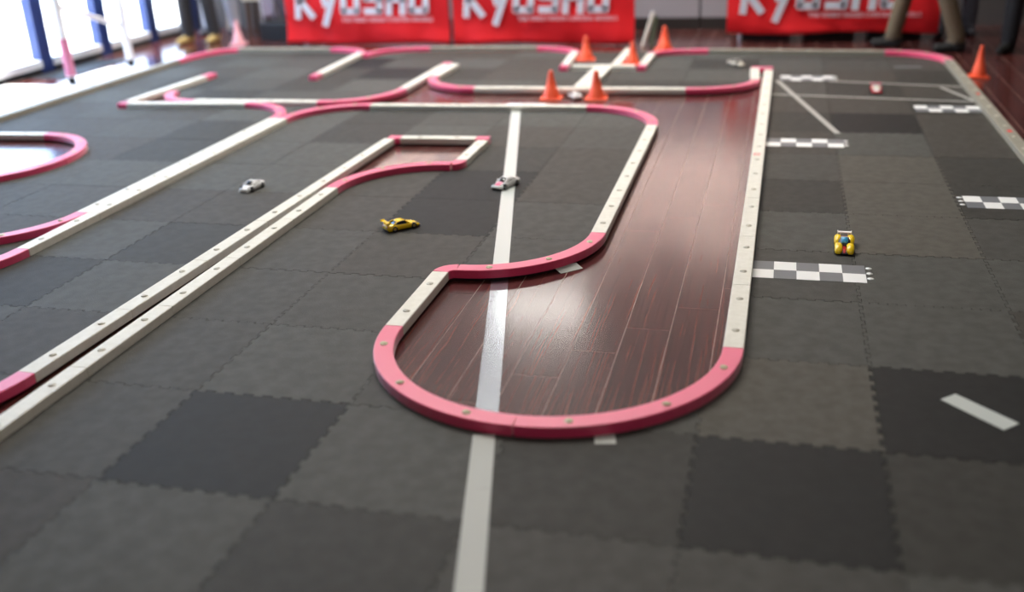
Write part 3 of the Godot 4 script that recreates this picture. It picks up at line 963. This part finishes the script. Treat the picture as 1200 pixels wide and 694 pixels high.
func build_cars() -> void:
	coupe("model_car", "yellow model sports coupe with rear wing on the middle mats", Vector2(0.1, -1.555), 46.0, M.yellow, {"wing": M.yellow})
	var racer := coupe("model_car", "white model car with pink hood driving over the white tape", Vector2(0.395, -2.23), -116.0, M.white, {"hood": M.pink_paint, "glass": M.white, "windscreen": M.glass_dark})
	racer.scale = Vector3(0.97, 1.15, 1.05)
	var small := coupe("model_car", "white open-looking model racing car with front splitter on the left mats", Vector2(-0.87, -2.04), -100.0, M.white, {"roof": M.white, "splitter": M.white, "glass": M.white, "windscreen": M.glass_dark})
	small.scale = Vector3(0.9, 1.05, 0.98)
	coupe("model_car", "small red model car with white roof between thin white lines", Vector2(2.28, -4.64), -90.0, M.red_paint, {"roof": M.white, "hood": M.white, "wing": M.pink_paint, "glass": M.beige})
	coupe("model_car", "cream model car near the far end of the wooden lane", Vector2(1.34, -5.6), -52.0, M.beige, {})
	var c := coupe("model_car", "white model car parked between the two front cones", Vector2(0.322, -4.385), 120.0, M.white, {})
	c.position.y = LAM
	prototype()

func prototype() -> void:
	var t := thing("model_car", "yellow model racing car with round fenders and blue canopy", "toy car", Vector3(1.945, 0, -1.545), deg_to_rad(-92), "model cars on the track")
	t.scale = Vector3.ONE * 1.08
	put("floor_pan", loft([[-0.076, 0.026, 0.005, 0.007, 0.010, 0.022], [-0.05, 0.033, 0.005, 0.008, 0.014, 0.026], [0.05, 0.033, 0.005, 0.008, 0.012, 0.026], [0.076, 0.022, 0.005, 0.007, 0.009, 0.018]]), M.black, t)
	for s in [-1.0, 1.0]:
		put("front_fender", loft([[-0.002, 0.007, 0.007, 0.015, 0.019, 0.003], [0.012, 0.012, 0.006, 0.022, 0.0275, 0.006], [0.034, 0.0138, 0.006, 0.026, 0.0325, 0.007], [0.054, 0.0135, 0.006, 0.023, 0.029, 0.007], [0.069, 0.0115, 0.006, 0.017, 0.021, 0.006], [0.078, 0.006, 0.007, 0.010, 0.012, 0.003]]), M.yellow, t, Vector3(0, 0, s * 0.0205))
		put("rear_fender", loft([[-0.075, 0.008, 0.008, 0.018, 0.023, 0.004], [-0.062, 0.0125, 0.006, 0.027, 0.034, 0.006], [-0.042, 0.0135, 0.006, 0.029, 0.036, 0.007], [-0.022, 0.012, 0.006, 0.022, 0.028, 0.006], [-0.006, 0.007, 0.006, 0.014, 0.017, 0.003]]), M.yellow, t, Vector3(0, 0, s * 0.0225))
	put("nose", loft([[0.016, 0.008, 0.008, 0.014, 0.019, 0.005], [0.05, 0.006, 0.007, 0.011, 0.014, 0.004], [0.074, 0.004, 0.006, 0.008, 0.010, 0.003]]), M.red_paint, t)
	put("cockpit_ring", loft([[-0.030, 0.018, 0.012, 0.028, 0.031, 0.014], [-0.012, 0.021, 0.012, 0.030, 0.033, 0.017], [0.010, 0.020, 0.012, 0.027, 0.030, 0.016], [0.022, 0.014, 0.012, 0.020, 0.023, 0.010]]), M.black, t)
	put("canopy", loft([[-0.022, 0.008, 0.030, 0.034, 0.037, 0.006], [-0.010, 0.0125, 0.030, 0.037, 0.042, 0.009], [0.004, 0.0125, 0.028, 0.035, 0.040, 0.009], [0.016, 0.009, 0.024, 0.028, 0.031, 0.006]]), M.blue, t)
	put("visor", loft([[-0.0225, 0.0085, 0.0355, 0.038, 0.0395, 0.006], [-0.012, 0.011, 0.037, 0.041, 0.0436, 0.008]]), M.white, t)
	put("engine_cover", loft([[-0.078, 0.015, 0.010, 0.019, 0.023, 0.012], [-0.052, 0.014, 0.010, 0.025, 0.029, 0.010], [-0.028, 0.013, 0.010, 0.029, 0.034, 0.009]]), M.red_paint, t)
	put("headrest", loft([[-0.034, 0.014, 0.030, 0.034, 0.036, 0.012], [-0.026, 0.016, 0.030, 0.035, 0.037, 0.013]]), M.white, t)
	rear_wing(t, -0.080, 0.036, 0.024, M.white)
	wheels(t, [-0.044, 0.042], 0.0355, 0.0125, 0.013)

# ---------------------------------------------------------------- cones
func cone(at: Vector3, h: float, label: String, m: Material, turn := 0.2, slim := 1.0) -> void:
	var t := thing("traffic_cone", label, "cone", at, turn, "small traffic cones")
	var k := h / 0.2
	put("base", chamfer_box(0.155 * k * slim, 0.012 * k, 0.155 * k * slim, 0.004 * k), m, t)
	put("body", lathe([[0.064 * k, 0.0119 * k], [0.062 * k, 0.016 * k], [0.040 * k, 0.085 * k], [0.0375 * k, 0.087 * k], [0.021 * k, 0.165 * k], [0.016 * k, 0.19 * k], [0.012 * k, 0.2 * k], [0.0, 0.2 * k]], 24), m, t).scale = Vector3(slim, 1, slim)

func build_cones() -> void:
	cone(Vector3(0.168, LAM, -4.36), 0.19, "left of the two orange cones in front of the bar", M.orange, 0.05)
	cone(Vector3(0.475, LAM, -4.37), 0.19, "right of the two orange cones in front of the bar", M.orange, 0.1)
	cone(Vector3(0.142, 0, -5.82), 0.19, "orange cone on the left of the back island", M.orange)
	cone(Vector3(0.545, 0, -5.62), 0.175, "orange cone in the middle of the back island, before the crossing", M.orange)
	cone(Vector3(0.72, 0, -6.28), 0.2, "orange cone at the back right of the back island", M.orange)
	cone(Vector3(2.995, LAM, -5.25), 0.215, "tall orange cone outside the right border kerb", M.orange, 0.05, 0.74)
	cone(Vector3(-3.44, LAM, -6.72), 0.23, "pale pink cone beyond the back left corner", M.pale_pink, 0.2, 0.8)

# ---------------------------------------------------------------- the back of the hall
func stroke(st: SurfaceTool, a: Vector2, b: Vector2, w: float, d := 0.004) -> void:
	var e := (b - a).normalized() * w / 2
	var s := Vector2(-e.y, e.x)
	var q := [a - e * 0.6 - s, b + e * 0.6 - s, b + e * 0.6 + s, a - e * 0.6 + s]
	var f := []
	for p in q:
		f.append(Vector3(p.x, p.y, d))
	var k := []
	for p in q:
		k.append(Vector3(p.x, p.y, 0))
	quad(st, f[0], f[1], f[2], f[3])
	for i in 4:
		var j := (i + 1) % 4
		quad(st, k[i], k[j], f[j], f[i])

func letter_mesh(c: String) -> ArrayMesh:
	# thick rounded lettering, unit height 1, drawn from strokes
	var st := st_new()
	var w := 0.23
	var lines := []
	match c:
		"K":
			lines = [[0.0, -0.08, 0.1, 1.0], [0.1, 0.42, 0.62, 1.0], [0.16, 0.46, 0.56, -0.06]]
		"Y":
			lines = [[0.06, 1.0, 0.26, 0.32], [0.7, 1.0, 0.18, -0.34]]
		"O":
			lines = [[0.06, 0.1, 0.12, 0.9], [0.12, 0.9, 0.62, 0.9], [0.62, 0.9, 0.56, 0.1], [0.56, 0.1, 0.06, 0.1]]
		"S":
			lines = [[0.06, 0.1, 0.56, 0.1], [0.56, 0.1, 0.6, 0.5], [0.6, 0.5, 0.1, 0.52], [0.1, 0.52, 0.12, 0.9], [0.12, 0.9, 0.64, 0.9]]
		"H":
			lines = [[0.06, 0.02, 0.14, 1.0], [0.56, 0.02, 0.64, 1.0], [0.1, 0.5, 0.6, 0.5]]
	for l in lines:
		stroke(st, Vector2(l[0], l[1]), Vector2(l[2], l[3]), w)
	return done(st)

func cloth(w: float, h: float, hem: float, seeded: int) -> ArrayMesh:
	# a hanging cloth in the x-y plane with soft folds, two-sided with thickness; hem = how unevenly its lower edge runs
	var st := st_new(false)
	var nx := 64
	var ny := 18
	var f := []
	var g := []
	for j in ny + 1:
		for i in nx + 1:
			var u := float(i) / nx
			var v := float(j) / ny
			var loose := 1.0 - v
			var z := (0.007 * sin(u * 19.0 + seeded) + 0.004 * sin(u * 41.0 + seeded * 2.0)) * (0.2 + 0.9 * loose * loose) + 0.022 * loose * sin(u * 7.0 + v * 9.0 + seeded * 1.7) * loose
			var y := lerpf(hem * (0.5 + 0.5 * sin(u * 8.0 + seeded * 1.3)), h, v)
			f.append(Vector3((u - 0.5) * w, y, z + 0.02))
			g.append(Vector3((u - 0.5) * w, y, z + 0.017))
	for j in ny:
		for i in nx:
			var a := j * (nx + 1) + i
			var b := a + 1
			var c := a + nx + 2
			var d := a + nx + 1
			quad(st, f[a], f[b], f[c], f[d])
			quad(st, g[b], g[a], g[d], g[c])
	for i in nx:
		quad(st, g[i], g[i + 1], f[i + 1], f[i])
	return done(st)

func banner(at: Vector3, w: float, h: float, y0: float, label: String, seeded: int) -> void:
	var t := thing("banner", label, "banner", at, 0.0, "red banners along the back")
	put("cloth", cloth(w, h, 0.02, seeded), M.red_cloth, t, Vector3(0, y0, 0))
	var size := 0.265
	var step := 0.222
	var x := -w / 2 + 0.13
	for c in ["K", "Y", "O", "S", "H", "O"]:
		var o := put("letter_" + c.to_lower(), letter_mesh(c), M.letter, t, Vector3(x, 0.285, 0.036))
		o.scale = Vector3(size, size, 1.0)
		x += step
	var tm := TextMesh.new()
	tm.text = "THE FINEST RADIO CONTROL MODELS"
	var font := SystemFont.new()
	font.font_names = PackedStringArray(["Droid Sans"])
	font.font_weight = 700
	tm.font = font
	tm.font_size = 32
	tm.pixel_size = 0.00155
	tm.depth = 0.003
	tm.curve_step = 4.0
	tm.horizontal_alignment = HORIZONTAL_ALIGNMENT_RIGHT
	put("small_lettering", tm, M.small_letter, t, Vector3(w / 2 - 0.14, 0.235, 0.042))

func table(at: Vector3, w: float, d: float, label: String) -> void:
	var t := thing("folding_table", label, "table", at, 0.0, "tables along the back")
	put("table_top", chamfer_box(w, 0.03, d, 0.004), M.white_paint, t, Vector3(0, 0.7, 0))
	for sx in [-1.0, 1.0]:
		for sz in [-1.0, 1.0]:
			put("leg", bar(Vector3(sx * (w / 2 - 0.1), 0, sz * (d / 2 - 0.06)), Vector3(sx * (w / 2 - 0.1), 0.7, sz * (d / 2 - 0.06)), 0.016, 0.016, 8), M.steel, t)
	put("stretcher", bar(Vector3(-w / 2 + 0.1, 0.12, d / 2 - 0.06), Vector3(w / 2 - 0.1, 0.12, d / 2 - 0.06), 0.012, 0.012, 8), M.steel, t)

func build_back() -> void:
	table(Vector3(-2.05, LAM, -6.93), 1.56, 0.5, "folding table behind the leftmost red banner")
	banner(Vector3(-2.06, LAM, -6.655), 1.6, 0.73, 0.004, "leftmost red banner hanging to the floor", 1)
	table(Vector3(-0.42, LAM, -6.93), 1.56, 0.5, "folding table behind the middle red banner")
	banner(Vector3(-0.40, LAM, -6.655), 1.64, 0.73, 0.004, "middle red banner hanging to the floor behind the cones", 4)
	table(Vector3(1.96, LAM, -7.03), 1.5, 0.5, "folding table under the right red banner, its legs showing")
	banner(Vector3(2.05, LAM, -6.75), 1.7, 0.66, 0.075, "right red banner ending above the floor on its table", 7)
	for k in 3:
		var c := put("storage_crate", chamfer_box(0.42, 0.07 + 0.008 * k, 0.3, 0.01), [M.dark_box, M.black, M.dark_box][k], null, Vector3(1.52 + 0.53 * k, LAM, -7.03))
		tag(c, ["dark crate under the left end of the right banner", "black crate under the middle of the right banner", "dark crate under the right end of the right banner"][k], "crate", "crates under the right banner table")
	# grey partition between the banners
	for k in 4:
		var t := thing("display_screen", ["grey display screen behind the leftmost banner", "grey display screen behind the middle banner", "grey display screen right of the middle banner", "grey display screen left of the right banner"][k], "screen", Vector3([-2.2, -0.95, 0.3, 1.06][k], LAM, -7.6), 0.0, "grey display screen row along the back")
		var w: float = [1.2, 1.2, 1.2, 0.3][k]
		put("panel", box(Vector3(-w / 2 + 0.004, 0.11, -0.02), Vector3(w / 2 - 0.004, 1.1, 0.02)), M.panel_grey, t)
		put("skirting", box(Vector3(-w / 2, 0.0, -0.03), Vector3(w / 2, 0.11, 0.03)), M.base_dark, t)
	# small green and white stand leaning by the middle banner
	var p := thing("leaning_stand", "small pale and green stand leaning beside the middle banner", "stand", Vector3(0.5, LAM, -6.62))
	put("board", bar(Vector3(0.0, 0.0, 0.02), Vector3(0.08, 0.28, -0.05), 0.018, 0.018, 6), M.beige, p)
	put("brace", bar(Vector3(0.07, 0.0, -0.02), Vector3(0.1, 0.24, -0.06), 0.025, 0.02, 6), std(rgb8(96, 112, 92), 0.7), p)
	# things at the back left, behind the pink corner
	var k1 := thing("clothes_rack", "dark clothes rack with mottled shirts left of the leftmost banner", "rack", Vector3(-3.1, LAM, -7.05))
	put("box", chamfer_box(0.4, 0.17, 0.26, 0.01), M.dark_box, k1, Vector3(0, 0, 0.0))
	for i in 3:
		var sh := put("shirt", cloth(0.14, 0.5, 0.04, 3 + i), [std(rgb8(150, 140, 156), 0.9), std(rgb8(92, 86, 96), 0.9), std(rgb8(170, 162, 172), 0.9)][i], k1, Vector3(-0.135 + 0.135 * i, 0.18, 0.0))
		sh.rotation.y = 0.2 * (i - 1)
	put("pole", bar(Vector3(-0.22, 0.68, 0.0), Vector3(0.22, 0.68, 0.0), 0.012, 0.012, 8), M.steel, k1)
	for s in [-0.22, 0.22]:
		put("upright", bar(Vector3(s, 0, 0), Vector3(s, 0.68, 0), 0.012, 0.012, 8), M.steel, k1)
	var cb := thing("wooden_stool", "brown wooden stool with a cream seat by the pale cone", "stool", Vector3(-3.47, LAM, -7.25))
	put("seat", chamfer_box(0.22, 0.05, 0.22, 0.012), M.beige, cb, Vector3(0, 0.36, 0))
	for sx in [-0.07, 0.07]:
		for sz in [-0.07, 0.07]:
			put("leg", bar(Vector3(sx * 1.1, 0, sz), Vector3(sx, 0.36, sz), 0.022, 0.026, 8), M.brown, cb)

# ---------------------------------------------------------------- by the windows
func build_left_side() -> void:
	var t := thing("rolling_rack", "white rolling rack on casters standing by the windows", "rack", Vector3(-3.86, LAM, -5.1))
	for sx in [0.0]:
		for sz in [0.41, -0.41]:
			var a := Vector3(sx + 0.03, 0.06, sz)
			var up := put("upright", bar(a, a + Vector3(-0.03, 1.25, 0), 0.036, 0.036, 12), M.white_paint, t)
			if sx == 0.0 and sz > 0.0:
				var sleeve := put("sleeve", bar(a + Vector3(0, 0.01, 0), a + Vector3(-0.008, 0.3, 0), 0.039, 0.039, 12), std(rgb8(206, 122, 150), 0.5), up)
				sleeve.set_meta("label", "pink sleeve around the foot of the upright")
			put("caster", lathe([[0.0, -0.014], [0.028, -0.014], [0.03, -0.01], [0.03, 0.01], [0.028, 0.014], [0.0, 0.014]], 16, 2), M.tyre, t, Vector3(sx + 0.03, 0.03, sz))
	put("brace", bar(Vector3(0.0, 0.62, 0.42), Vector3(0.0, 0.34, -0.42), 0.022, 0.022, 8), M.white_paint, t)
	put("shelf", chamfer_box(0.42, 0.03, 0.92, 0.004), M.white_paint, t, Vector3(-0.16, 1.28, 0))
	# added white boards stand for floor glare, the black mat for dark floor
	var wb := put("added_white_board", chamfer_box(0.88, 0.004, 2.08, 0.001), M.paper, null, Vector3(-3.985, LAM, -3.6))
	tag(wb, "white board added in place of the bright floor along the left border", "board", "boards added for the bright floor by the windows")
	wb = put("added_white_board", chamfer_box(0.46, 0.004, 0.74, 0.001), M.paper, null, Vector3(-3.775, LAM, -5.08))
	tag(wb, "smaller white board added in place of the bright floor by the rack casters", "board", "boards added for the bright floor by the windows")
	wb = put("added_black_mat", chamfer_box(0.36, 0.006, 0.95, 0.001), M.dark_box, null, Vector3(-4.24, LAM, -5.36))
	tag(wb, "black mat added for the dark patch of floor by the window rail", "mat")
	# a hedge and a blue bench outside
	var hd := thing("hedge", "pale green hedge outside the windows", "hedge", Vector3(-9.0, -0.16, -14.0))
	var st := st_new()
	var r := RandomNumberGenerator.new()
	r.seed = 77
	for k in 900:
		var c := Vector3(r.randf_range(-0.5, 0.5), r.randf_range(0.05, 1.0), r.randf_range(-1.4, 1.4))
		var a := Vector3(r.randf_range(-1, 1), r.randf_range(-1, 1), r.randf_range(-1, 1)).normalized() * 0.09
		var b := a.cross(Vector3(r.randf(), r.randf(), r.randf())).normalized() * 0.05
		quad(st, c - a, c - b, c + a, c + b)
	put("foliage", done(st), M.hedge, hd)
	put("trunk", bar(Vector3(0, 0, 0), Vector3(0, 0.9, 0), 0.05, 0.03, 8), M.brown, hd)
	var bn := thing("bench", "blue bench outside at the upper left", "bench", Vector3(-11.5, -0.16, -7.4))
	put("seat", chamfer_box(0.6, 0.08, 3.2, 0.01), M.frame_blue, bn, Vector3(0, 0.42, 0))
	put("backrest", chamfer_box(0.08, 0.5, 3.2, 0.01), M.frame_blue, bn, Vector3(-0.28, 0.5, 0))
	for sz in [-1.3, 1.3]:
		put("leg", chamfer_box(0.5, 0.42, 0.1, 0.01), M.frame_blue, bn, Vector3(0, 0, sz))

# ---------------------------------------------------------------- people
func body_mesh(bones: Array, lo: Vector3, hi: Vector3, cell: float) -> ArrayMesh:
	# tapered capsules joined by a smooth minimum, meshed as surface nets
	var n := Vector3i(int((hi.x - lo.x) / cell) + 2, int((hi.y - lo.y) / cell) + 2, int((hi.z - lo.z) / cell) + 2)
	var field := PackedFloat32Array()
	field.resize(n.x * n.y * n.z)
	field.fill(1.0)
	var sx := n.y * n.z
	var sy := n.z
	for b in bones:
		var a: Vector3 = b[0]
		var d: Vector3 = b[1] - a
		var ra: float = b[2]
		var rb: float = b[3]
		var m := maxf(ra, rb) + 0.05
		var l: Vector3 = (a.min(b[1]) - Vector3.ONE * m - lo) / cell
		var u: Vector3 = (a.max(b[1]) + Vector3.ONE * m - lo) / cell
		var dd := maxf(d.length_squared(), 1e-9)
		for x in range(maxi(0, int(l.x)), mini(n.x, int(u.x) + 1)):
			for y in range(maxi(0, int(l.y)), mini(n.y, int(u.y) + 1)):
				for z in range(maxi(0, int(l.z)), mini(n.z, int(u.z) + 1)):
					var p := lo + Vector3(x, y, z) * cell
					var t := clampf((p - a).dot(d) / dd, 0.0, 1.0)
					var e := p.distance_to(a + d * t) - lerpf(ra, rb, t)
					var i := x * sx + y * sy + z
					var f := field[i]
					var h := maxf(0.035 - absf(f - e), 0.0) / 0.035
					field[i] = minf(f, e) - h * h * 0.00875
	var st := SurfaceTool.new()
	st.begin(Mesh.PRIMITIVE_TRIANGLES)
	st.set_smooth_group(0)
	var ids := {}
	var verts := []
	for x in n.x - 1:
		for y in n.y - 1:
			for z in n.z - 1:
				var i := x * sx + y * sy + z
				var c := [field[i], field[i + 1], field[i + sy], field[i + sy + 1], field[i + sx], field[i + sx + 1], field[i + sx + sy], field[i + sx + sy + 1]]
				var neg := 0
				for q in c:
					if q < 0.0:
						neg += 1
				if neg == 0 or neg == 8:
					continue
				var sum := Vector3.ZERO
				var cnt := 0
				for e in [[0, 1], [0, 2], [0, 4], [1, 3], [1, 5], [2, 3], [2, 6], [3, 7], [4, 5], [4, 6], [5, 7], [6, 7]]:
					var f0: float = c[e[0]]
					var f1: float = c[e[1]]
					if (f0 < 0.0) != (f1 < 0.0):
						var t := f0 / (f0 - f1)
						var p0 := Vector3((e[0] >> 2) & 1, (e[0] >> 1) & 1, e[0] & 1)
						var p1 := Vector3((e[1] >> 2) & 1, (e[1] >> 1) & 1, e[1] & 1)
						sum += p0.lerp(p1, t)
						cnt += 1
				var v := lo + (Vector3(x, y, z) + sum / cnt) * cell
				ids[i] = verts.size()
				var best := 1e9
				var col := Color.WHITE
				for b in bones:
					var a: Vector3 = b[0]
					var d: Vector3 = b[1] - a
					var t := clampf((v - a).dot(d) / maxf(d.length_squared(), 1e-9), 0.0, 1.0)
					var e := v.distance_to(a + d * t) - lerpf(b[2], b[3], t)
					if e < best:
						best = e
						col = b[4]
				verts.append([v, col])
	for key in ids.keys():
		var i: int = key
		for ax in 3:
			var step: int = [sx, sy, 1][ax]
			var s1: int = [sy, 1, sx][ax]
			var s2: int = [1, sx, sy][ax]
			if i + step >= field.size():
				continue
			var f0 := field[i]
			var f1 := field[i + step]
			if (f0 < 0.0) == (f1 < 0.0):
				continue
			if not (ids.has(i - s1) and ids.has(i - s2) and ids.has(i - s1 - s2)):
				continue
			var q := [ids[i], ids[i - s1], ids[i - s1 - s2], ids[i - s2]]
			if f0 >= 0.0:
				q.reverse()
			for k in [0, 2, 1, 0, 3, 2]:
				st.set_color(verts[q[k]][1])
				st.add_vertex(verts[q[k]][0])
	st.generate_normals()
	return st.commit()

func person(at: Vector3, turn: float, label: String, shoe: Color, leg: Color, top: Color, stride: float, lean := 0.0) -> void:
	var t := thing("person", label, "person", at, turn, "people standing around the track")
	var skin := Color(0.62, 0.42, 0.32)
	var hair := Color(0.02, 0.016, 0.014)
	var b := []
	var hip := Vector3(0, 0.92, 0)
	var chest := Vector3(lean * 0.25, 1.32, 0)
	for s in [-1.0, 1.0]:
		var f: float = stride * s
		var h := hip + Vector3(0, 0, s * 0.09)
		var knee := Vector3(f * 0.55 + 0.03, 0.5, s * 0.11)
		var ankle := Vector3(f, 0.09, s * 0.12)
		b.append([h, knee, 0.088, 0.068, leg])
		b.append([knee, ankle + Vector3(0, 0.03, 0), 0.07, 0.062, leg])
		b.append([ankle, ankle + Vector3(-0.03, -0.045, 0), 0.045, 0.043, shoe])
		b.append([ankle + Vector3(-0.03, -0.05, 0), ankle + Vector3(0.14, -0.056, s * 0.02), 0.04, 0.034, shoe])
		var sh := chest + Vector3(0, 0.1, s * 0.19)
		var el := sh + Vector3(0.02 - f * 0.3, -0.28, s * 0.07)
		var wr := el + Vector3(0.1, -0.23, -s * 0.02)
		b.append([chest + Vector3(0, 0.06, s * 0.1), sh, 0.085, 0.062, top])
		b.append([sh, el, 0.055, 0.044, top])
		b.append([el, wr, 0.04, 0.03, top])
		b.append([wr, wr + Vector3(0.02, -0.09, 0), 0.028, 0.03, skin])
		for k in 4:
			var kn := wr + Vector3(-0.015 + 0.018 * k, -0.1, 0)
			b.append([kn, kn + Vector3(0.01, -0.07 + 0.008 * absf(k - 1.5), -s * 0.015), 0.010, 0.009, skin])
		b.append([wr + Vector3(0.035, -0.04, 0), wr + Vector3(0.06, -0.09, -s * 0.01), 0.011, 0.010, skin])
	b.append([hip + Vector3(0, 0.0, -0.05), hip + Vector3(0, 0.0, 0.05), 0.12, 0.12, leg])
	b.append([hip + Vector3(0, 0.1, 0), chest, 0.125, 0.14, top])
	b.append([chest + Vector3(0, 0.08, -0.08), chest + Vector3(0, 0.08, 0.08), 0.11, 0.11, top])
	b.append([chest + Vector3(0, 0.15, 0), chest + Vector3(0.02, 0.26, 0), 0.055, 0.052, skin])
	b.append([chest + Vector3(0.04, 0.31, 0), chest + Vector3(0.02, 0.4, 0), 0.075, 0.092, skin])
	b.append([chest + Vector3(0.115, 0.35, 0), chest + Vector3(0.13, 0.335, 0), 0.015, 0.016, skin])
	b.append([chest + Vector3(-0.02, 0.40, 0), chest + Vector3(0.03, 0.45, 0), 0.09, 0.075, hair])
	var m := StandardMaterial3D.new()
	m.vertex_color_use_as_albedo = true
	m.roughness = 0.85
	put("body", body_mesh(b, Vector3(-0.5, -0.01, -0.42), Vector3(0.55, 1.9, 0.42), 0.018), m, t)

func build_people() -> void:
	person(Vector3(2.76, LAM, -6.41), PI, "person in khaki trousers stepping in front of the right banner", Color(0.02, 0.02, 0.02), Color(0.16, 0.12, 0.075), Color(0.03, 0.03, 0.03), 0.22, 0.3)
	person(Vector3(3.08, LAM, -7.15), -PI / 2, "person in grey-blue jeans behind the back right corner", Color(0.05, 0.05, 0.06), Color(0.12, 0.13, 0.17), Color(0.05, 0.05, 0.06), 0.05)
	person(Vector3(3.5, LAM, -6.3), -2.0, "person in black trousers right of the tall orange cone", Color(0.015, 0.015, 0.015), Color(0.012, 0.012, 0.016), Color(0.04, 0.02, 0.02), 0.08)
	person(Vector3(-3.88, LAM, -6.8), -PI / 2, "person in dark trousers and tan shoes by the back left windows", Color(0.45, 0.32, 0.12), Color(0.03, 0.03, 0.035), Color(0.1, 0.1, 0.12), 0.04)
	person(Vector3(-3.98, LAM, -7.4), -PI / 2, "person in light grey trousers near the wooden stool", Color(0.1, 0.1, 0.12), Color(0.4, 0.4, 0.46), Color(0.3, 0.3, 0.34), 0.05)
